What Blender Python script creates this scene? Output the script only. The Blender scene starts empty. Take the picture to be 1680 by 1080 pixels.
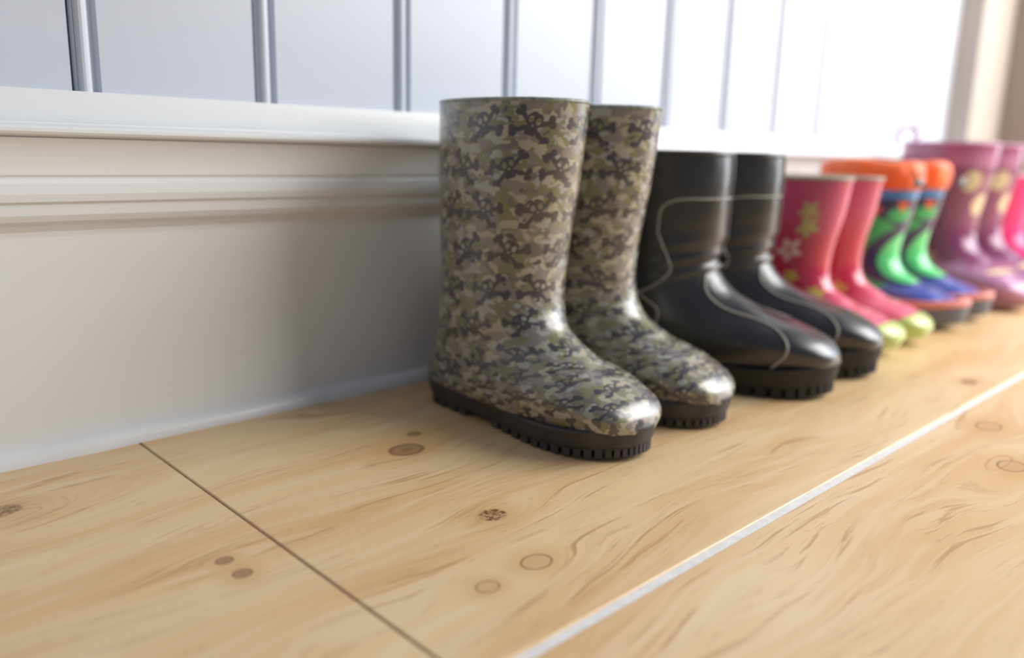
import bpy, bmesh, math, random
from mathutils import Vector, Matrix, noise
random.seed(7)
SC = bpy.context.scene
COL = SC.collection
PI = math.pi

# ---------------------------------------------------------------- camera
cam_data = bpy.data.cameras.new('camera')
cam = bpy.data.objects.new('camera', cam_data)
COL.objects.link(cam)
PIT, YAW, ROLL = .2149, .769, .0261
F = Vector((math.sin(YAW)*math.cos(PIT), math.cos(YAW)*math.cos(PIT), -math.sin(PIT)))
R0 = Vector((math.cos(YAW), -math.sin(YAW), 0))
U0 = R0.cross(F)
R = R0*math.cos(ROLL) + U0*math.sin(ROLL)
U = -R0*math.sin(ROLL) + U0*math.cos(ROLL)
M = Matrix((R, U, -F)).transposed().to_4x4()
M.translation = Vector((0, -.5, .1813))
cam.matrix_world = M
cam_data.sensor_width = 36
cam_data.lens = 1338.3*36/1680
cam_data.clip_start = .01
cam_data.dof.use_dof = True
cam_data.dof.focus_distance = .435
cam_data.dof.aperture_fstop = 3.1
SC.camera = cam

# ---------------------------------------------------------------- world, light, exposure
SC.view_settings.view_transform = 'Standard'
SC.view_settings.look = 'None'
SC.view_settings.gamma = 1
SC.view_settings.use_curve_mapping = False
SC.view_settings.exposure = 0.0
W = bpy.data.worlds.new('world'); SC.world = W; W.use_nodes = True
W.node_tree.nodes['Background'].inputs[0].default_value = (.74, .85, 1.0, 1)
W.node_tree.nodes['Background'].inputs[1].default_value = .27

def area(name, loc, target, sx, sy, power, col):
    l = bpy.data.lights.new(name, 'AREA'); l.shape = 'RECTANGLE'
    l.size = sx; l.size_y = sy; l.energy = power; l.color = col
    o = bpy.data.objects.new(name, l); COL.objects.link(o)
    o.location = loc
    o.rotation_euler = (Vector(target)-Vector(loc)).to_track_quat('-Z', 'Y').to_euler()
    return o
area('window_light', (1.34, -.90, .78), (.85, 0, .05), 1.0, .85, 22, (1, .975, .93))
area('door_light', (2.15, -.85, .72), (.6, -.1, .1), 1.0, 1.4, 17, (.90, .95, 1))

# ---------------------------------------------------------------- node helpers
class S:
    """socket wrapper: arithmetic on it makes Math nodes"""
    def __init__(s, nt, sock): s.nt = nt; s.k = sock
def mth(nt, op, *a, clamp=False):
    n = nt.nodes.new('ShaderNodeMath'); n.operation = op; n.use_clamp = clamp
    for i, v in enumerate(a):
        if isinstance(v, S): nt.links.new(v.k, n.inputs[i])
        else: n.inputs[i].default_value = v
    return S(nt, n.outputs[0])
def _op(op, rev=False):
    def f(a, b): return mth(a.nt, op, b, a) if rev else mth(a.nt, op, a, b)
    return f
S.__add__ = _op('ADD'); S.__radd__ = _op('ADD', True); S.__sub__ = _op('SUBTRACT'); S.__rsub__ = _op('SUBTRACT', True)
S.__mul__ = _op('MULTIPLY'); S.__rmul__ = _op('MULTIPLY', True); S.__truediv__ = _op('DIVIDE'); S.__rtruediv__ = _op('DIVIDE', True)
def fmin(a, b): return mth(a.nt, 'MINIMUM', a, b)
def fmax(a, b): return mth(a.nt, 'MAXIMUM', a, b)
def sq(a): return a*a
def root(a): return mth(a.nt, 'SQRT', a)
def fab(a): return mth(a.nt, 'ABSOLUTE', a)
def step(a, e0, e1):
    """0 at e0 -> 1 at e1 (either order)"""
    n = a.nt.nodes.new('ShaderNodeMapRange'); n.clamp = True; n.interpolation_type = 'SMOOTHSTEP'
    a.nt.links.new(a.k, n.inputs[0])
    if e0 < e1: v = (e0, e1, 0, 1)
    else: v = (e1, e0, 1, 0)
    for i in range(4): n.inputs[i+1].default_value = v[i]
    return S(a.nt, n.outputs[0])
def mixc(nt, fac, a, b):
    n = nt.nodes.new('ShaderNodeMix'); n.data_type = 'RGBA'
    if isinstance(fac, S): nt.links.new(fac.k, n.inputs[0])
    else: n.inputs[0].default_value = fac
    for i, v in ((6, a), (7, b)):
        if isinstance(v, S): nt.links.new(v.k, n.inputs[i])
        else: n.inputs[i].default_value = (*v, 1)
    return S(nt, n.outputs[2])
def combine(nt, x, y, z):
    n = nt.nodes.new('ShaderNodeCombineXYZ')
    for i, v in enumerate((x, y, z)):
        if isinstance(v, S): nt.links.new(v.k, n.inputs[i])
        else: n.inputs[i].default_value = v
    return S(nt, n.outputs[0])
def coords(nt, kind):
    tc = nt.nodes.new('ShaderNodeTexCoord'); sp = nt.nodes.new('ShaderNodeSeparateXYZ')
    nt.links.new(tc.outputs[kind], sp.inputs[0])
    return [S(nt, sp.outputs[i]) for i in range(3)]
def nz(nt, vec, scale, detail=2, rough=.5, dist=0):
    n = nt.nodes.new('ShaderNodeTexNoise')
    nt.links.new(vec.k, n.inputs['Vector'])
    n.inputs['Scale'].default_value = scale; n.inputs['Detail'].default_value = detail
    n.inputs['Roughness'].default_value = rough; n.inputs['Distortion'].default_value = dist
    return S(nt, n.outputs[0])
def mat(name, col=(.5, .5, .5), rough=.5, coat=0, spec=.5, metal=0):
    m = bpy.data.materials.new(name); m.use_nodes = True
    b = m.node_tree.nodes['Principled BSDF']
    b.inputs['Base Color'].default_value = (*col, 1); b.inputs['Roughness'].default_value = rough
    b.inputs['Coat Weight'].default_value = coat; b.inputs['Coat Roughness'].default_value = .12
    b.inputs['Specular IOR Level'].default_value = spec; b.inputs['Metallic'].default_value = metal
    return m, m.node_tree, b
def setc(nt, b, c): nt.links.new(c.k, b.inputs['Base Color'])
def bump(nt, b, h, strength, dist=.001):
    n = nt.nodes.new('ShaderNodeBump'); n.inputs['Strength'].default_value = strength
    n.inputs['Distance'].default_value = dist
    nt.links.new(h.k, n.inputs['Height']); nt.links.new(n.outputs[0], b.inputs['Normal'])
def plain(name, col, rough=.5, coat=0, var=.12, scale=60, bmp=.15):
    """plain colour with a faint procedural variation"""
    m, nt, b = mat(name, col, rough, coat)
    p = coords(nt, 'Object'); v = combine(nt, *p)
    n = nz(nt, v, scale, 3)
    setc(nt, b, mixc(nt, step(n, .3, .7), tuple(c*(1-var) for c in col), tuple(min(1, c*(1+var)) for c in col)))
    if bmp: bump(nt, b, nz(nt, v, scale*6, 2), bmp, .0006)
    return m

# ---------------------------------------------------------------- materials of the room
def painted(name, col, rough=.35):
    m, nt, b = mat(name, col, rough)
    p = coords(nt, 'Object')
    n = nz(nt, combine(nt, p[0]*.35, p[1], p[2]), 14, 3)
    setc(nt, b, mixc(nt, step(n, .3, .7), tuple(c*.97 for c in col), col))
    bump(nt, b, nz(nt, combine(nt, p[0]*.2, p[1], p[2]), 160, 3), .08, .0008)
    return m
M_BOARD = painted('painted_board', (.60, .64, .73), .38)
M_BASE = painted('painted_baseboard', (.79, .80, .81), .32)
M_JAMB = painted('taupe_paint', (.30, .25, .215), .5)

KNOTS = [  # x, y, radius, elongation, kind (0 smooth oval, 1 cracked, 2 ring only)
]
def wood():
    m, nt, b = mat('pine_floor', (.7, .5, .28), .34)
    x, y, z = coords(nt, 'Object')
    # grain lines bend round the knots
    yy = y + (nz(nt, combine(nt, x*1.0, y*3, 0.0), 2.2, 2)-.5)*.13 + (nz(nt, combine(nt, x*1.6, y*4, 5.0), 5, 2)-.5)*.02
    dark = None; ring = None; halo = None
    for (kx, ky, kr, el, kind) in KNOTS:
        dx = (x-kx)*(1/el); dy = y-ky
        d2 = dx*dx*.30+dy*dy
        yy = yy - dy*(kr*kr*(9 if kind == 1 else 2.5))/(d2+kr*kr*(6 if kind == 1 else 1.6))
        d = root(dx*dx+dy*dy)*(1/kr)
        h = step(d, 3.4, .9)
        halo = h if halo is None else fmax(halo, h)
        if kind == 0:
            k = step(d, 1.06, .90)*(step(fab(d-.9), .3, .05)*.25+.55+step(d, .5, .2)*.15)
            dark = k if dark is None else fmax(dark, k)
        elif kind == 1:
            cr = nz(nt, combine(nt, x, y*1.6, kx), 170, 3, .6, 1.2)
            k = step(d, 1.1, .7)*step(fab(cr-.5), .07, .02)*1.6 + step(d, 1.05, .8)*.35
            dark = fmax(dark, k)
        elif kind == 2:
            k = step(fab(d-1), .12, .03)*.8 + step(d, 1, .7)*.12
            dark = fmax(dark, k)
    tint = nz(nt, combine(nt, x*.8, yy*5, 0.0), 5, 3)
    band = nz(nt, combine(nt, x*1.3, yy*30, 0.0), 6, 3, .6)
    fine = nz(nt, combine(nt, x*4.0, yy*150, 3.0), 3.2, 3, .6)
    mask = nz(nt, combine(nt, x*3, yy*12, 7.0), 4, 2)
    line = step(fine, .58, .64)*step(mask, .42, .56)
    line2 = step(fab(mth(nt, 'FRACT', band*5.0)-.5), .09, .01)*step(mask, .36, .55)
    c = mixc(nt, step(tint, .3, .72), (.78, .56, .31), (.70, .43, .195))
    c = mixc(nt, step(band, .35, .75)*.5, c, (.83, .66, .44))
    c = mixc(nt, halo*.45, c, (.60, .34, .12))
    c = mixc(nt, line*.55, c, (.42, .20, .065))
    c = mixc(nt, line2*.26, c, (.42, .21, .07))
    c = mixc(nt, mth(nt, 'MINIMUM', dark, 1.0), c, (.20, .085, .035))
    setc(nt, b, c)
    r = fine*.12+.30
    nt.links.new(r.k, b.inputs['Roughness'])
    bump(nt, b, line*-1+band*.3, .25, .0006)
    return m

# ---------------------------------------------------------------- mesh helpers
def link(name, verts, faces, m, parent=None, smooth=False, uv=None, mats=None, fm=None):
    me = bpy.data.meshes.new(name)
    me.from_pydata([tuple(v) for v in verts], [], faces)
    for q in (mats or [m]): me.materials.append(q)
    if fm:
        for p, i in zip(me.polygons, fm): p.material_index = i
    if uv:
        lay = me.uv_layers.new(name='UVMap')
        for p in me.polygons:
            for li in p.loop_indices: lay.data[li].uv = uv[(p.index, me.loops[li].vertex_index)] if isinstance(uv, dict) else uv[me.loops[li].vertex_index]
    if smooth:
        for p in me.polygons: p.use_smooth = True
    me.update()
    bm = bmesh.new(); bm.from_mesh(me); bmesh.ops.recalc_face_normals(bm, faces=bm.faces); bm.to_mesh(me); bm.free()
    o = bpy.data.objects.new(name, me); COL.objects.link(o)
    if parent: o.parent = parent
    return o
def tube_geo(path, r, n=8, closed=False, flat=1.0):
    """round tube along a polyline -> verts, faces"""
    V = []; Fc = []; P = [Vector(p) for p in path]; k = len(P)
    up = Vector((0, 0, 1)); prev = None
    for i in range(k):
        a = P[(i-1) % k] if (closed or i > 0) else P[i]
        c = P[(i+1) % k] if (closed or i < k-1) else P[i]
        t = (c-a).normalized()
        if prev is None:
            s = t.cross(up)
            if s.length < .1: s = t.cross(Vector((1, 0, 0)))
        else: s = prev-t*prev.dot(t)
        s.normalize(); prev = s; q = t.cross(s)
        rr = r[i] if isinstance(r, (list, tuple)) else r
        for j in range(n):
            th = 2*PI*j/n
            V.append(P[i]+s*rr*math.cos(th)+q*rr*math.sin(th)*flat)
    m_ = k if closed else k-1
    for i in range(m_):
        for j in range(n):
            a = i*n+j; b_ = i*n+(j+1) % n; c = ((i+1) % k)*n+(j+1) % n; d = ((i+1) % k)*n+j
            Fc.append((a, b_, c, d))
    if not closed:
        Fc.append(tuple(range(n-1, -1, -1))); Fc.append(tuple((k-1)*n+j for j in range(n)))
    return V, Fc
def merge(geos):
    V = []; Fc = []
    for v, f in geos:
        o = len(V); V += list(v); Fc += [tuple(i+o for i in q) for q in f]
    return V, Fc
def box_geo(x0, x1, y0, y1, z0, z1, b=0):
    v = [(x0+b, y0+b, z1), (x1-b, y0+b, z1), (x1-b, y1-b, z1), (x0+b, y1-b, z1),
         (x0, y0, z1-b), (x1, y0, z1-b), (x1, y1, z1-b), (x0, y1, z1-b),
         (x0, y0, z0), (x1, y0, z0), (x1, y1, z0), (x0, y1, z0)]
    f = [(0, 1, 2, 3)]
    for a in (0, 4):
        for i in range(4):
            j = (i+1) % 4; f.append((a+i, a+4+i, a+4+j, a+j))
    f.append((11, 10, 9, 8))
    return v, f
def extrude_x(prof, x0, x1, segs=1, wob=None):
    """profile of (y,z) swept along x, closed"""
    n = len(prof); V = []; Fc = []
    for i in range(segs+1):
        x = x0+(x1-x0)*i/segs
        for (y, z) in prof: V.append((x, y, z))
    for i in range(segs):
        for j in range(n):
            a = i*n+j; b_ = i*n+(j+1) % n
            Fc.append((a, b_, b_+n, a+n))
    Fc.append(tuple(range(n))); Fc.append(tuple(segs*n+j for j in range(n-1, -1, -1)))
    return V, Fc
def cr(p0, p1, p2, p3, t):
    return tuple(.5*((2*b)+(-a+c)*t+(2*a-5*b+4*c-d)*t*t+(-a+3*b-3*c+d)*t**3) for a, b, c, d in zip(p0, p1, p2, p3))
def spline(pts, t, closed=False):
    n = len(pts)
    if closed:
        i = int(math.floor(t)) % n; f = t-math.floor(t)
        return cr(pts[(i-1) % n], pts[i], pts[(i+1) % n], pts[(i+2) % n], f)
    i = min(int(t), n-2); f = t-i
    g = lambda k: pts[max(0, min(n-1, k))]
    return cr(g(i-1), g(i), g(i+1), g(i+2), f)
def top(o, label, cat, group=None):
    o['label'] = label; o['category'] = cat
    if group: o['group'] = group

# ---------------------------------------------------------------- floor
KNOTS += [(.2847, -.1153, .0098, 1.25, 0), (.3057, -.0955, .0040, 1.3, 0), (.2628, -.2177, .0068, 1.15, 1),
          (.1408, -.1744, .0038, 1.1, 0), (.1417, -.1901, .0042, 1.1, 0), (.0800, -.056, .0075, 1.3, 1),
          (.214, -.2681, .0045, 1.2, 2), (.2451, -.2666, .0060, 1.3, 2), (.6252, -.340, .0075, 1.5, 2), (.5513, -.3748, .0075, 1.4, 2), (.7431, -.2903, .006, 1.5, 0),
          (-.30, -.16, .01, 1.4, 0), (1.4, -.5, .01, 1.4, 0), (1.6, -.16, .009, 1.4, 0)]
M_WOOD = wood()
M_FILL = plain('pale_joint_filler', (.80, .78, .76), .5, 0, .06, 200)
M_DARKJ = plain('dark_joint', (.26, .16, .09), .8, 0, .2, 100)
floor_o = link('floor', *box_geo(-1.2, 3.2, -2.0, .06, -.03, -.0035), M_FILL)
floor_o['kind'] = 'structure'
def plank(x0, x1, y0, y1):
    v, f = box_geo(x0, x1, y0, y1, -.020, 0, .0006)
    return link('plank', v, f, M_WOOD, floor_o)
PW = .3135; JW = .0026; XS = .1666; G = .0005
rows = [(.045, -PW+JW, [-1.2, XS, 3.2]), (-PW-JW, -2*PW+.0006, [-1.2, -.45, 1.55, 3.2]), (-2*PW-.0006, -3*PW, [-1.2, .8, 3.2]),
        (-3*PW-.001, -4*PW, [-1.2, -.1, 2.2, 3.2]), (-4*PW-.001, -5*PW, [-1.2, 1.1, 3.2])]
for (ya, yb, xs) in rows:
    for i in range(len(xs)-1):
        plank(xs[i]+(G if i else 0), xs[i+1]-(G if i < len(xs)-2 else 0), yb, ya)
jf = link('joint_strip', *box_geo(-1.2, 3.2, -PW-JW+.0002, -PW+JW-.0002, -.018, -.0006), M_FILL, floor_o)
js = link('joint_gap', *box_geo(XS-G+.0001, XS+G-.0001, -PW+JW, .04, -.018, -.0007), M_DARKJ, floor_o)

# ---------------------------------------------------------------- wall: bead boards, moulded baseboard
wall = link('wall_back', *box_geo(-1.2, 2.2, .030, .06, 0, 2.0), M_BOARD)
wall['kind'] = 'structure'
SP = .10965; G0 = .1585
def board(x0):
    # cross-section in x,y swept up z: bead at the left edge, flat field
    w = SP; y0 = .014
    P = [(x0+.0004, .029)]
    P += [(x0+.0004, y0+.0042), (x0+.0016, y0+.0005)]
    for k in range(9):
        a = PI-PI*k/8; P.append((x0+.0055+.0038*math.cos(a), y0+.0015-.0036*math.sin(a)))
    P += [(x0+.0098, y0+.0040), (x0+.0125, y0+.0040), (x0+.0140, y0), (x0+w-.0020, y0), (x0+w-.0004, y0+.0042), (x0+w-.0004, .029)]
    V = []; n = len(P)
    for z in (.196, 2.0): V += [(p[0], p[1], z) for p in P]
    Fc = [(j, (j+1) % n, (j+1) % n+n, j+n) for j in range(n)] + [tuple(range(n-1, -1, -1)), tuple(range(n, 2*n))]
    return link('wall_board', V, Fc, M_BOARD, wall)
k0 = -int((G0+1.1)/SP)
for k in range(k0, int((1.54-G0)/SP)):
    board(G0-.0068+SP*k)

prof = [(.030, 0), (.006, 0), (.006, .128)]
prof += [(.0055, .131), (.003, .1345), (-.0005, .1370), (-.0025, .1405), (-.0030, .1465)]   # under-cut cove
prof += [(-.0050, .1480), (-.0058, .1520), (-.0052, .1575), (-.0038, .1592), (-.0030, .1600), (-.0030, .1612)]
for k in range(7):
    t = k/6; prof.append((-.0042-.0062*t*t, .1622+.0195*t))
prof += [(-.0090, .1822), (-.0120, .1830)]
for k in range(6):
    a = -PI/2+PI*k/5; prof.append((-.0128-.0026*math.cos(a), .1858+.0026*math.sin(a)))
prof += [(-.0095, .1888), (-.0080, .1893)]
for k in range(9):
    t = k/8; prof.append((-.0078+.0175*t**.7, .1900+.0178*t**1.5))
prof += [(.030, .2080)]
bb = link('baseboard_back', *extrude_x(prof, -1.2, 1.54, 1), M_BASE)
bb['kind'] = 'structure'
q = [(.006, 0)]+[(.006-.0075*math.cos(a), .0095*math.sin(a)) for a in [PI/2*k/7 for k in range(8)]]
V, Fc = extrude_x(q, -1.2, 1.54, 90)
V = [(x, y+(.0006*math.sin(x*31)+.0004*math.sin(x*73+1) if y < .0055 else 0), z*(1+.06*math.sin(x*47))) for (x, y, z) in V]
tr = link('trim_1', V, Fc, M_BASE, None, False); tr['kind'] = 'structure'

# door casing at the far end of the wall
V, Fc = box_geo(1.54, 1.70, -.006, .03, 0, 2.0, .004)
ca_ = link('trim_3', V, Fc, painted('cream_paint', (.46, .41, .36), .5)); ca_['kind'] = 'structure'
V, Fc = box_geo(1.701, 1.85, -.060, .03, 0, 2.0, .012)
jb = link('trim_2', V, Fc, M_JAMB); jb['kind'] = 'structure'

# ---------------------------------------------------------------- boots
WELLY = [  # back s,z  front s,z  half width, bluntness
    (.003, .212, .114, .212, .0430, 2.1), (.003, .165, .109, .166, .0415, 2.1), (.005, .120, .102, .123, .039, 2.1),
    (.005, .088, .100, .095, .0360, 2.1), (.002, .062, .102, .079, .034, 2.15), (-.001, .040, .108, .069, .0315, 2.2),
    (-.001, .026, .115, .063, .0310, 2.3), (.004, .016, .123, .058, .0320, 2.4), (.030, .0145, .130, .053, .0345, 2.5),
    (.060, .0145, .141, .049, .0360, 2.6), (.095, .0145, .152, .0445, .0370, 2.6), (.125, .0145, .161, .0395, .0350, 2.5),
    (.150, .0145, .169, .0350, .0310, 2.4), (.165, .0145, .1755, .0285, .0225, 2.3), (.1745, .0155, .1780, .0215, .0100, 2)]
def scaled(T, L, H, Wd, za=.075):
    """stretch a ring table: foot length L, total height H (only above the ankle za*), width Wd"""
    out = []
    for (sb, zb, sf, zf, w, n) in T:
        def hz(z): return z*Wd if z < za else za*Wd+(z-za)*(H-za*Wd)/(.212-za)
        out.append((sb*L, hz(zb), sf*L, hz(zf), w*Wd, n))
    return out
class Boot:
    NJ = 56
    def __init__(s, T, ring_n=60, curve=.006, pert=None):
        s.T = T; s.rn = ring_n; s.curve = curve; s.pert = pert
        s.L = max(t[2] for t in T)
    def ring(s, t): return spline(s.T, t)
    def point(s, t, th, off=0):
        """t ring parameter, th angle: 0 = front, PI = back, negative = the side facing -x"""
        sb, zb, sf, zf, w, n = s.ring(t)
        c, d = math.cos(th), math.sin(th)
        if c < 0: n = n+4*min(1, max(0, (t-4.5)/3))*min(1, -c*2.5)
        e = 2/n
        a = math.copysign(abs(c)**e, c); l = math.copysign(abs(d)**e, d)
        hx = (sf-sb)/2; hz = (zf-zb)/2
        ln = math.hypot(hx, hz)
        k = 1+off/max(ln, .004)
        ss = (sb+sf)/2+hx*a*k; z = (zb+zf)/2+hz*a*k; x = (w+off)*l
        # egg shape: narrower towards the heel on shaft
        x *= 1+.06*a
        x += s.curve*math.sin(PI*min(1, max(0, ss/s.L)))*(1 if z < .05 else max(0, 1-(z-.05)/.05))
        p = Vector((x, -ss, z))
        if s.pert: p = s.pert(s, p, t, th)
        return p
    def build(s, name, m, root_, t0=0, t1=None, off=0, close=True, uvu=0.0):
        t1 = t1 if t1 is not None else len(s.T)-1
        V = []; UV = []; vv = 0; prev = None
        for i in range(s.rn+1):
            t = t0+(t1-t0)*i/s.rn
            ringp = [s.point(t, -PI+2*PI*j/s.NJ, off) for j in range(s.NJ+1)]
            mid = (ringp[s.NJ//4]+ringp[3*s.NJ//4])/2
            if prev is not None: vv += (mid-prev).length
            prev = mid
            acc = [0]
            for j in range(1, s.NJ+1): acc.append(acc[-1]+(ringp[j]-ringp[j-1]).length)
            c = acc[s.NJ//2]
            V += ringp; UV += [(a-c+uvu, vv) for a in acc]
        n = s.NJ+1; Fc = []
        for i in range(s.rn):
            for j in range(s.NJ):
                a = i*n+j; Fc.append((a, a+1, a+1+n, a+n))
        if close:
            k = len(V); V.append(sum((Vector(V[s.rn*n+j]) for j in range(s.NJ)), Vector())/s.NJ); UV.append((0, vv))
            for j in range(s.NJ): Fc.append((s.rn*n+j, s.rn*n+j+1, k))
        o = link(name, V, Fc, m, root_, True, UV)
        bm = bmesh.new(); bm.from_mesh(o.data)   # weld the back seam, uvs stay per corner
        bmesh.ops.remove_doubles(bm, verts=bm.verts, dist=1e-6)
        bmesh.ops.recalc_face_normals(bm, faces=bm.faces)
        bm.to_mesh(o.data); bm.free()
        return o
    def lining(s, m, root_, depth=3.4, th=.0026, name='lining'):
        V = []; Fc = []; N = 40; K = 9
        for i in range(K):
            t = depth*i/(K-1)
            V += [s.point(t, 2*PI*j/N, -th) for j in range(N)]
        for i in range(K-1):
            for j in range(N): Fc.append((i*N+j, i*N+(j+1) % N, (i+1)*N+(j+1) % N, (i+1)*N+j))
        Fc.append(tuple((K-1)*N+j for j in range(N)))
        return link(name, V, Fc, m, root_, True)
    def line(s, pts, r, off=.0002, n=6, closed=False, per=8):
        """tube on the surface through (t,theta) points"""
        P = []; k = len(pts)
        cnt = (k if closed else k-1)*per
        for i in range(cnt+(0 if closed else 1)):
            u = i/per
            a = spline(pts, u, closed) if closed else spline(pts, min(u, k-1-1e-6))
            P.append(s.point(a[0], a[1], off))
        return tube_geo(P, r, n, closed)
    def rim(s, m, root_, r=.0018, name='rim', t=0.0, off=-.0008):
        P = [s.point(t, 2*PI*j/56, off) for j in range(56)]
        return link(name, *tube_geo(P, r, 8, True), m, root_, True)

def sole_outline(L, Wd, curve, n=72, grow=0.0, inset=.0024):
    """plan outline of the sole; L foot length"""
    C = [(-.004, 0), (.000, .018), (.014, .0290), (.045, .0310), (.075, .0305), (.105, .0350), (.130, .0370), (.152, .0335), (.168, .0240), (.177, .0120),
         (.1795, 0)]
    C = [(a, b) for a, b in C]
    loop = C + [(a, -b) for a, b in C[-2:0:-1]]
    out = []
    for i in range(n):
        a = spline(loop, i*len(loop)/n, True)
        x = a[1]*Wd; ss = a[0]*L
        out.append((x+curve*math.sin(PI*min(1, max(0, ss/(.174*L)))), -ss))
    grow -= inset
    if grow:
        o2 = []
        for i in range(n):
            p = Vector(out[i-1]); q_ = Vector(out[(i+1) % n]); t = (q_-p).normalized()
            nrm = Vector((t.y, -t.x)); 
            c = Vector((sum(o[0] for o in out)/n, sum(o[1] for o in out)/n))
            if nrm.dot(Vector(out[i])-c) < 0: nrm = -nrm
            v = Vector(out[i])+nrm*grow; o2.append((v.x, v.y))
        out = o2
    return out
def build_sole(root_, L, Wd, m, thick=.016, z0=.0045, curve=.006, name='sole', lip=.0012, heel=.0, spring=.005, mtread=None, lugs=True, lug_n=168, inset=.0024):
    n = 72
    lay = [(-.0055, z0), (-.0030, z0+.0008), (-.0012, z0+.004), (0, z0+thick*.6), (lip*.3, z0+thick*.78), (lip, z0+thick*.84), (lip, z0+thick*.97), (lip*.3, z0+thick), (-.005, z0+thick+.0002)]
    V = []; Fc = []
    Lm = .178*L
    def lift(y): 
        q_ = max(0, (-y/Lm)-.62)/.38
        return spring*q_*q_
    for (g, z) in lay:
        for p in sole_outline(L, Wd, curve, n, g+1e-6, inset): V.append((p[0], p[1], z+lift(p[1])))
    for i in range(len(lay)-1):
        for j in range(n): Fc.append((i*n+j, i*n+(j+1) % n, (i+1)*n+(j+1) % n, (i+1)*n+j))
    Fc.append(tuple(range(n-1, -1, -1))); Fc.append(tuple((len(lay)-1)*n+j for j in range(n)))
    so = link(name, V, Fc, m, root_, False)
    for p in so.data.polygons: p.use_smooth = len(p.vertices) == 4
    if lugs:
        g = []; N = lug_n
        oo = sole_outline(L, Wd, curve, N, -.0022); ii = sole_outline(L, Wd, curve, N, -.009)
        for j in range(0, N, 3):
            ys = -oo[j][1]/Lm
            if .30 < ys < .47: continue
            a, b_, c, d = oo[j], oo[(j+2) % N], ii[(j+2) % N], ii[j]
            lf = lift(oo[(j+1) % N][1])
            zl = 0+lf*.85
            v = [(a[0], a[1], zl), (b_[0], b_[1], zl), (c[0], c[1], zl), (d[0], d[1], zl)]
            v += [(p[0], p[1], z0+.002+lf) for p in v]
            g.append((v, [(3, 2, 1, 0), (4, 5, 6, 7), (0, 1, 5, 4), (1, 2, 6, 5), (2, 3, 7, 6), (3, 0, 4, 7)]))
        # bars across the middle
        for k in range(9):
            ys = (.08+.10*k)
            if .30 < ys < .46: continue
            y = -ys*Lm; w = .017*Wd; lf = lift(y)
            v, f = box_geo(-w+curve*.6, w+curve*.6, y-.003, y+.003, lf*.85, z0+.002+lf)
            g.append((v, f))
        link('tread', *merge(g), mtread or m, so)['kind'] = 'stuff'
    return so
def empty(name, x, y, rz):
    o = bpy.data.objects.new(name, None); COL.objects.link(o)
    o.location = (x, y, 0); o.rotation_euler = (0, 0, rz); o.empty_display_size = .02
    return o

# ---- camouflage wellington
def camo():
    m, nt, b = mat('camo_rubber', (.2, .2, .2), .34, 1.0)
    b.inputs['Coat Roughness'].default_value = .24
    x, y, z = coords(nt, 'Object'); u, v, _ = coords(nt, 'UV')
    P = combine(nt, x, y*.85, z*1.45)
    def off(a): return combine(nt, x+a, y*.85, z*1.45)
    c = mixc(nt, step(nz(nt, off(3), 70, 1.5), .48, .51), (.225, .195, .170), (.180, .175, .080))
    c = mixc(nt, step(nz(nt, off(7), 105, 1.5), .57, .595), c, (.145, .125, .110))
    c = mixc(nt, step(nz(nt, off(11), 120, 1.5), .56, .585), c, (.375, .335, .245))
    c = mixc(nt, step(nz(nt, off(17), 115, 1.5), .60, .625), c, (.33, .33, .30))
    c = mixc(nt, step(nz(nt, off(23), 110, 1.5), .66, .675), c, (.060, .050, .055))
    # skull and crossbones print, staggered rows
    CW, CH = .0350, .0265
    row = mth(nt, 'FLOOR', v/CH)
    us = u+row*(CW*.38)+.5
    par = 1-2*mth(nt, 'ABSOLUTE', mth(nt, 'MODULO', row+mth(nt, 'FLOOR', us/CW), 2.0))
    cu = (mth(nt, 'FRACT', us/CW)-.5)*CW*par
    cv = (mth(nt, 'FRACT', v/CH)-.5)*CH
    ca, sa = math.cos(.35), math.sin(.35)
    pu = cu*ca-cv*sa; pv = cu*sa+cv*ca
    wob = (nz(nt, P, 300, 1)-.5)*.0020
    skull = root(sq(pu)+sq((pv+.001)*1.1))-.0052
    jaw = fmax(fab(pu)-.0032, fab(pv-.0055)-.003)
    d = fmin(skull, jaw)
    for sgn in (1, -1):
        an = .55*sgn
        bu = pu*math.cos(an)+(pv-.003)*math.sin(an); bv = (pv-.003)*math.cos(an)-pu*math.sin(an)
        bone = root(sq(fmax(fab(bu)-.0115, bu*0))+sq(bv))-.0014
        knob = root(sq(fab(bu)-.0125)+sq(fab(bv)-.0016))-.0022
        d = fmin(d, fmin(bone, knob))
    ink = step(d+wob, .0005, -.0003)
    eyes = root(sq(fab(pu)-.0024)+sq((pv+.0008)*.8))-.00150
    ink = ink*step(eyes, -.0002, .0004)
    nose = root(sq(pu)+sq(pv-.0025))-.0007
    ink = ink*step(nose, -.0002, .0003)
    c = mixc(nt, ink*.95, c, (.036, .030, .042))
    setc(nt, b, c)
    bump(nt, b, nz(nt, P, 900, 2), .08, .0004)
    return m
M_CAMO = camo()
M_SOLE = plain('charcoal_rubber', (.040, .036, .042), .5, 0, .2, 80)
M_LINE = plain('grey_lining', (.22, .22, .22), .9, 0, .2, 200, .4)
M_DLINE = plain('dark_lining', (.02, .02, .022), .95, 0, .2, 200, .4)

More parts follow.
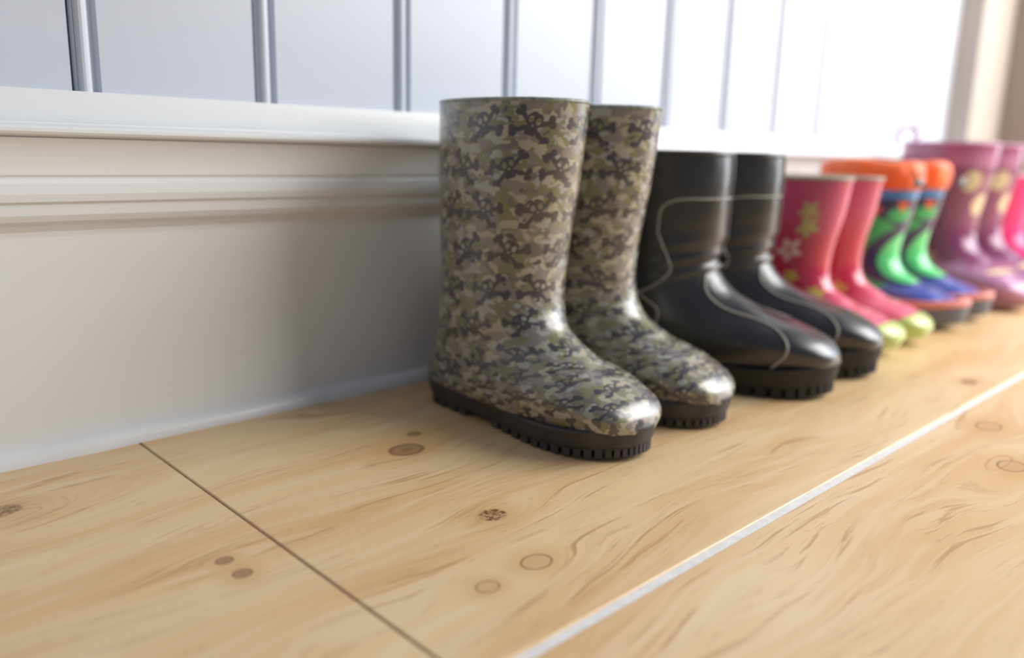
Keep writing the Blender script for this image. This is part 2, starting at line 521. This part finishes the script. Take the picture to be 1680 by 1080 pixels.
def pert_camo(s, p, t, th):
    # shallow hand-made unevenness of soft rubber
    n = noise.noise(p*22)*.0012
    return p+Vector((n, n*.6, 0))
def camo_boot(x, y, rz, curve, label, uvu, ws):
    r = empty('rubber_boot', x, y, rz)
    T = scaled(WELLY, 1.055, .212, 1.0)
    T = [(a, b_, c, d, w*(ws+(1-ws)*min(1, i/4)), n) for i, (a, b_, c, d, w, n) in enumerate(T)]
    B = Boot(T, 72, curve, pert_camo)
    up = B.build('boot_shaft', M_CAMO, r, uvu=uvu)
    B.rim(M_CAMO_RIM, r, .0014)
    B.lining(M_LINE, r)
    build_sole(r, 1.055, 1.03, M_SOLE, .0145, .0030, curve, lip=.0010)
    # moulded foxing line above the sole
    top(r, label, 'boot', 'camouflage rubber boots')
    return r
M_CAMO_RIM = plain('camo_rim', (.22, .25, .22), .35, .2, .35, 260)
camo_boot(.384, -.035, .0, -.003, 'camouflage rubber boot with skull print, nearest boot of the row', 0, .87)
camo_boot(.452, -.035, .13, .003, 'camouflage rubber boot half hidden between its twin and the black boot', .017, .76)

# ---- black leather boots
def leather():
    m, nt, b = mat('black_leather', (.012, .012, .014), .30, .7)
    b.inputs['Coat Roughness'].default_value = .26
    x, y, z = coords(nt, 'Object'); P = combine(nt, x, y, z)
    n = nz(nt, P, 40, 3)
    setc(nt, b, mixc(nt, n, (.008, .008, .009), (.022, .022, .026)))
    r = n*.2+.22; nt.links.new(r.k, b.inputs['Roughness'])
    bump(nt, b, nz(nt, P, 700, 3)*.5+nz(nt, combine(nt, x, y, z*4), 50, 3)*1.2, .25, .0015)
    return m
M_LEATHER = leather()
M_STITCH = plain('grey_stitching', (.34, .32, .29), .6, 0, .2, 900)
M_BSOLE = plain('black_rubber_sole', (.014, .013, .014), .6, 0, .2, 80)
M_RED = plain('red_tape', (.55, .03, .04), .6, 0, .1, 300)
BLACK0 = [
    (.006, .183, .106, .183, .0400, 2.2), (.006, .150, .107, .152, .0395, 2.2), (.007, .115, .106, .122, .0385, 2.2),
    (.008, .092, .103, .104, .0370, 2.2), (.006, .070, .104, .091, .0360, 2.2), (.002, .048, .111, .081, .0360, 2.2),
    (.000, .034, .119, .074, .0360, 2.3), (.005, .021, .128, .069, .0365, 2.4), (.030, .019, .139, .064, .0370, 2.5),
    (.060, .019, .151, .0595, .0385, 2.6), (.100, .019, .165, .0550, .0400, 2.6), (.135, .019, .178, .050, .0390, 2.5),
    (.162, .019, .189, .0445, .0340, 2.4), (.181, .0195, .1970, .0365, .0245, 2.3), (.192, .021, .1995, .029, .0110, 2)]
BLACK = [(a*1.045, b_, c*1.045, d, w*(.925 if i < 3 else .95), n) for i, (a, b_, c, d, w, n) in enumerate(BLACK0)]
def pert_black(s, p, t, th):
    k = math.exp(-((t-3.2)/1.1)**2); x0 = 1.0
    f = math.sin(t*8.5+1.6*math.sin(th*1.0+x0)+.8)*.0011*k*(.4+.6*abs(math.cos(th/2)))
    n = noise.noise(p*26)*.0014
    d = Vector((math.sin(th), -math.cos(th), 0))
    return p+d*(f+n)
def black_boot(x, y, rz, curve, label, sc=1.0, red=True):
    r = empty('leather_boot', x, y, rz)
    B = Boot(BLACK, 90, curve, pert_black)
    B.build('boot_shaft', M_LEATHER, r)
    B.rim(M_LEATHER, r, .0022)
    B.lining(M_DLINE, r, name='lining')
    so = build_sole(r, 1.165, 1.06, M_BSOLE, .0175, .0055, curve, lip=.0012, spring=.007, lug_n=132)
    rr = .00085; g = []
    g.append(B.line([(1.9, -1.45), (1.35, -1.42), (1.15, -1.25)]+[(1.1, -1.0+2.0*k/8) for k in range(9)]+[(1.15, 1.25), (1.35, 1.42), (1.9, 1.45)], rr, .0004))
    o = link('stitching', *merge(g), M_STITCH, r, True)
    g = []
    for sg in (-1, 1):
        # toe cap seam: from ankle front, down and round to the sole
        g.append(B.line([(3.7, .02*sg), (3.85, .42*sg), (5.0, .66*sg), (7.0, .66*sg), (8.6, .55*sg), (9.6, .62*sg), (10.6, .95*sg), (11.2, 1.4*sg), (11.5, 1.9*sg), (11.6, 2.3*sg)], rr*1.25, .0004))
        # shaft side seam bowing to the front, then heel counter
        g.append(B.line([(1.9, 1.45*sg), (2.9, 1.25*sg), (3.6, 1.20*sg), (4.4, 1.6*sg), (4.9, 2.5*sg), (5.1, 3.1*sg)], rr, .0004))
        g.append(B.line([(4.3, 1.65*sg), (5.6, 1.45*sg), (7.0, 1.6*sg), (8.2, 2.0*sg), (8.6, 2.3*sg)], rr, .0004))
    link('vamp_seam', *merge(g), M_STITCH, r, True)
    g = B.line([(.02, .22), (1.2, .22), (2.2, .2), (3.2, .15)], .0016, .0002)
    link('highlight_ridge', *g, M_LEATHER, r, True)  # raised line standing in for the highlight down the shaft front
    # red pull tab at the back of the rim
    P = [(-.002, -.010, .160), (-.002, -.002, .166), (-.002, .000, .176), (-.002, -.003, .182), (-.002, -.008, .183)]
    V, Fc = tube_geo(P, .0011, 8); V = [Vector((v.x*7, v.y, v.z)) for v in V]
    link('pull_tab', V, Fc, M_RED, r, True)
    top(r, label, 'boot', 'black leather boots')
    return r
black_boot(.544, -.040, .31, -.003, 'black leather boot with grey stitching beside the camouflage pair')
black_boot(.629, -.038, .33, .003, 'black leather boot with grey stitching, next to the pink flowered pair')

# ---- printed wellingtons: a mask painter in surface coordinates (metres: u round from the front, v down from the rim)
def painter(name, base, rough=.22, coat=.5):
    m, nt, b = mat(name, base, rough, coat)
    u, v, _ = coords(nt, 'UV')
    return m, nt, b, u, v
def flower(nt, c, u, v, cu, cv, r, col, mid=None, n=5, rot=0, depth=.28):
    du, dv = u-cu, v-cv
    d = root(sq(du)+sq(dv))
    a = mth(nt, 'ARCTAN2', dv, du)
    edge = mth(nt, 'COSINE', a*float(n)+rot)*(r*depth)+r*(1-depth)
    c = mixc(nt, step(d-edge, r*.06, -r*.06), c, col)
    if mid: c = mixc(nt, step(d, r*.30, r*.22), c, mid)
    return c
def ell(nt, c, u, v, cu, cv, ru, rv, col, rot=0):
    du, dv = u-cu, v-cv
    if rot:
        ca, sa = math.cos(rot), math.sin(rot)
        du, dv = du*ca+dv*sa, dv*ca-du*sa
    d = root(sq(du*(1/ru))+sq(dv*(1/rv)))
    return mixc(nt, step(d, 1.04, .96), c, col)

def pink_mat():
    m, nt, b, u, v = painter('pink_flowered_rubber', (.6, .05, .12), .2, .5)
    x, y, z = coords(nt, 'Object')
    c = mixc(nt, step(v, .03, .07), (.56, .08, .17), (.52, .026, .075))
    c = mixc(nt, step(y, -.095, -.13)*step(z, .09, .05), c, (.80, .16, .25))  # pinkish highlight on the front of the foot, put into the colour
    OL = (.46, .45, .16); CR = (.78, .52, .45); YE = (.62, .56, .10)
    w = fab(u)*-1
    for (cu, cv, r, col, mid, n) in [(-.037, .031, .0100, OL, (.6, .3, .1), 5), (-.034, .047, .0110, OL, (.62, .35, .12), 5), (-.045, .070, .0125, CR, (.55, .1, .1), 5),
                              (-.068, .080, .0110, (.35, .22, .13), None, 5), (-.082, .060, .007, (.6, .12, .06), None, 5), (-.060, .102, .0070, YE, None, 4), (-.040, .098, .0080, YE, (.5, .2, .05), 5),
                              (-.088, .030, .010, OL, (.6, .2, .1), 5), (-.022, .120, .0085, YE, (.6, .3, .1), 5), (-.112, .08, .010, CR, (.6, .2, .1), 5)]:
        c = flower(nt, c, w, v, cu, cv, r, col, mid, n, cu*40)
    setc(nt, b, c)
    return m
M_PINK = pink_mat()
M_PRIM = plain('olive_grey_rim', (.34, .30, .22), .5, 0, .1, 200)
M_LIME = plain('lime_rubber', (.50, .62, .20), .3, .4, .08, 60)
M_PLINE = plain('pink_lining', (.6, .25, .3), .9, 0, .1, 200, .3)

def welly(name, x, y, rz, T, L, Wd, m, msole, mrim, mline, label, group, curve, uvu=0, rimr=.002, sole_t=.016, toecap=None, caps=None, tread=None, lugs=False, ws=1, zfloor=0, inset=.0024):
    r = empty(name, x, y, rz)
    T = [(a, max(b_, zfloor), c, d, w*(ws+(1-ws)*min(1, i/4)), n) for i, (a, b_, c, d, w, n) in enumerate(T)]
    B = Boot(T, 64, curve)
    B.build('boot_shaft', m, r, uvu=uvu)
    if mrim: B.rim(mrim, r, rimr)
    B.lining(mline, r)
    build_sole(r, L, Wd, msole, sole_t, .004, curve, lip=.0010, mtread=tread, lugs=lugs, inset=inset)
    if toecap is not None:
        B2 = Boot(T, 20, curve); B2.build('toe_cap', toecap, r, t0=caps, off=.0012)
    top(r, label, 'boot', group)
    return r, B
TP = scaled(WELLY, 1.0, .163, .83, .082)
welly('rubber_boot', .779, -.040, .02, TP, 1.0, .87, M_PINK, M_LIME, M_PRIM, M_PLINE,
      'pink flowered rubber boot with lime toe, behind the black boots', 'pink flowered rubber boots', -.003, toecap=M_LIME, caps=11.2, ws=.83)
welly('rubber_boot', .849, -.040, .02, TP, 1.0, .87, M_PINK, M_LIME, M_PRIM, M_PLINE,
      'pink flowered rubber boot with lime toe, next to the dinosaur boots', 'pink flowered rubber boots', .003, uvu=.01, toecap=M_LIME, caps=11.2, ws=.83)

# ---- dinosaur boots
def dino_mat():
    m, nt, b, u, v = painter('dinosaur_print_rubber', (.03, .03, .12), .2, .5)
    x, y, z = coords(nt, 'Object')
    NAVY = (.022, .018, .085); GR = (.03, .42, .12); LG = (.10, .62, .20); OR = (.75, .10, .03); BL = (.05, .22, .52); TEAL = (.01, .16, .16)
    c = mixc(nt, step(z, .052, .046), NAVY, (.06, .10, .40))
    w = fab(u)*-1
    c = ell(nt, c, w, v, -.062, .080, .062, .050, GR)
    c = ell(nt, c, w, v, -.018, .030, .014, .008, GR)
    c = ell(nt, c, w, v, -.012, .090, .034, .046, NAVY, .15)
    c = ell(nt, c, w, v, -.003, .090, .026, .039, LG, .15)  # paler green at the front: a highlight painted into the print
    c = ell(nt, c, w, v, -.085, .105, .010, .014, TEAL)
    c = ell(nt, c, w, v, -.060, .052, .009, .004, TEAL)
    for (a, h) in ((-.018, .0195), (-.045, .0260), (-.072, .031), (-.100, .042)):
        c = flower(nt, c, w, v, a, h, .0068, OR, None, 3, 1.57)
    c = mixc(nt, step(v, .0125, .0115), c, BL)
    setc(nt, b, c)
    return m
M_DINO = dino_mat()
M_DSOLE = plain('slate_rubber', (.115, .125, .16), .4, .1, .1, 60)
M_SALM = plain('salmon_stripe', (.72, .24, .20), .35, .2, .05, 60)
def nylon():
    m, nt, b = mat('orange_nylon', (.9, .16, .02), .45)
    x, y, z = coords(nt, 'Object'); P = combine(nt, x, y, z)
    setc(nt, b, mixc(nt, nz(nt, P, 50, 2), (.86, .09, .012), (.92, .20, .03)))
    b.inputs['Sheen Weight'].default_value = .2
    bump(nt, b, nz(nt, P, 90, 3, .6, .6), .6, .002)
    return m
M_NYLON = nylon()
M_CORD = plain('black_cord', (.015, .015, .015), .7, 0, .2, 300)
M_TOG = plain('grey_toggle', (.22, .24, .25), .35, 0, .1, 300)
TD = scaled(WELLY, 1.0, .152, .88, .077)
def dino(x, y, rz, label, curve, sidetog):
    r, B = welly('rubber_boot', x, y, rz, TD, 1.0, .93, M_DINO, M_DSOLE, None, M_PLINE, label, 'dinosaur rubber boots', curve, sole_t=.0205, lugs=False, ws=.84, zfloor=.0235, inset=0)
    # salmon stripe round the top of the sole
    n = 72; V = []; Fc = []
    for (g, z) in ((.0012, .0235), (.0026, .0245), (.0026, .0300), (.0008, .0315), (-.006, .0316)):
        for p in sole_outline(1.0, .93, curve, n, g-.0008, 0): 
            q_ = max(0, (-p[1]/.178)-.62)/.38; V.append((p[0], p[1], z+.005*q_*q_))
    for i in range(4):
        for j in range(n): Fc.append((i*n+j, i*n+(j+1) % n, (i+1)*n+(j+1) % n, (i+1)*n+j))
    link('foxing_stripe', V, Fc, M_SALM, r, True)
    # gathered nylon cuff
    N = 64; prof_ = [(.0006, .1500), (.0016, .1520), (.0024, .1550), (.0030, .1610), (.0030, .1680), (.0022, .1750), (-.0004, .1795), (-.005, .1815), (-.013, .1805), (-.020, .1780), (-.026, .1765)]
    V = []; Fc = []
    for i, (o_, z) in enumerate(prof_):
        for j in range(N):
            th = 2*PI*j/N
            p = B.point(0, th, o_)
            k = min(1, i/3)
            fold = math.sin(th*9+i*.55+x*40)*.0008+math.sin(th*17-i*.8)*.0005+noise.noise(Vector((math.cos(th)*2, math.sin(th)*2, i*.35+x*9)))*.0025
            d = Vector((math.sin(th), -math.cos(th), 0))
            lift = noise.noise(Vector((math.cos(th)*1.3, math.sin(th)*1.3, x*7)))*.004*k
            V.append(Vector((p.x, p.y, z+lift))+d*fold*k)
    for i in range(len(prof_)-1):
        for j in range(N): Fc.append((i*N+j, i*N+(j+1) % N, (i+1)*N+(j+1) % N, (i+1)*N+j))
    Fc.append(tuple((len(prof_)-1)*N+j for j in range(N)))
    cf = link('nylon_cuff', V, Fc, M_NYLON, r, True)
    # drawcord and toggle hanging at the front
    a = B.point(0, sidetog, .008)
    P = [Vector((a.x, a.y, .170)), Vector((a.x, a.y-.004, .164)), Vector((a.x+.002, a.y-.007, .157)), Vector((a.x+.007, a.y-.010, .155)), Vector((a.x+.013, a.y-.009, .158)), Vector((a.x+.017, a.y-.006, .154))]
    dc = link('drawcord', *tube_geo([spline([tuple(p) for p in P], i/4) for i in range(20)], .0014, 8), M_CORD, r, True)
    c = Vector((a.x, a.y-.0065, .1585))
    P = [c+Vector((-.006, 0, -.001)), c+Vector((-.005, 0, -.001)), c+Vector((.005, 0, .001)), c+Vector((.006, 0, .001))]
    link('toggle', *tube_geo(P, [.0030, .0042, .0042, .0030], 12), M_TOG, dc, True)
    return r
dino(.961, -.036, .02, 'dinosaur print boot with orange nylon cuff, next to the pink flowered pair', -.003, -.55)
dino(1.040, -.036, .02, 'dinosaur print boot with orange nylon cuff, next to the purple boots', .003, .1)

# ---- purple boots
def purple_mat():
    m, nt, b, u, v = painter('purple_dotted_rubber', (.2, .05, .15), .2, .5)
    x, y, z = coords(nt, 'Object')
    c = mixc(nt, step(z, .06, .045), (.225, .052, .135), (.46, .20, .36))
    c = mixc(nt, step(v, .026, .024), c, (.40, .13, .26))
    c = mixc(nt, step(v, .015, .013), c, (.33, .09, .20))
    TAN = (.52, .42, .26); YE = (.58, .42, .12)
    w = fab(u)*-1
    c = ell(nt, c, w, v, -.022, .047, .0125, .0135, TAN)
    c = ell(nt, c, w, v, -.002, .078, .010, .014, (.62, .48, .30))
    c = flower(nt, c, w, v, -.078, .112, .014, YE, None, 4, .5)
    c = flower(nt, c, w, v, -.066, .150, .015, (.55, .30, .25), (.5, .4, .2), 5)
    c = ell(nt, c, w, v, -.11, .07, .012, .012, TAN)
    c = ell(nt, c, w, v, -.012, .225, .020, .010, (.78, .62, .36))
    setc(nt, b, c)
    return m
M_PUR = purple_mat()
M_PURR = plain('mauve_rim', (.40, .16, .28), .35, .3, .08, 80)
M_MSOLE = plain('mauve_brown_sole', (.30, .13, .17), .4, .2, .1, 60)
M_LOOP = plain('lilac_loop', (.50, .26, .40), .4, .2, .08, 60)
TU = scaled(WELLY, 1.13, .205, 1.05, .075)
def purple(x, y, rz, label, curve, loop=False):
    r, B = welly('rubber_boot', x, y, rz, TU, 1.13, 1.08, M_PUR, M_MSOLE, M_PURR, M_PLINE, label, 'purple rubber boots', curve, rimr=.0026)
    for t in (.42, .66): B.rim(M_PURR, r, .0012, 'rib', t, .0004)
    # pull loop standing above the rim
    for th in ((-PI*.70,) if loop else ()):
        a = B.point(0.25, th, .0016)
        P = [(a.x, a.y-.014, a.z), (a.x, a.y-.015, a.z+.018), (a.x, a.y-.011, a.z+.027), (a.x, a.y+.011, a.z+.027), (a.x, a.y+.015, a.z+.018), (a.x, a.y+.014, a.z)]
        link('pull_loop', *tube_geo([spline(P, i/4) for i in range(20)], .0026, 8), M_LOOP, r, True)
    return r
purple(1.205, -.036, -.26, 'purple rubber boot with tan dots, next to the dinosaur boots', -.003, True)
purple(1.302, -.034, -.16, 'purple rubber boot with tan dots, next to the plain fuchsia boot', .003)

# ---- fuchsia boots at the end of the row
M_FUCH = plain('fuchsia_rubber', (.80, .03, .20), .25, .5, .05, 40, 0)
M_FRIM = plain('pale_pink_rim', (.75, .45, .55), .4, 0, .06, 60)
TF = scaled(WELLY, 1.0, .165, .97, .070)
welly('rubber_boot', 1.430, -.040, .0, TF, 1.0, 1.0, M_FUCH, M_FUCH, M_FRIM, M_PLINE, 'plain fuchsia rubber boot beside the purple pair', 'fuchsia rubber boots', -.003)
welly('rubber_boot', 1.520, -.040, .0, TF, 1.0, 1.0, M_FUCH, M_FUCH, M_FRIM, M_PLINE, 'plain fuchsia rubber boot at the far end of the row', 'fuchsia rubber boots', .003)
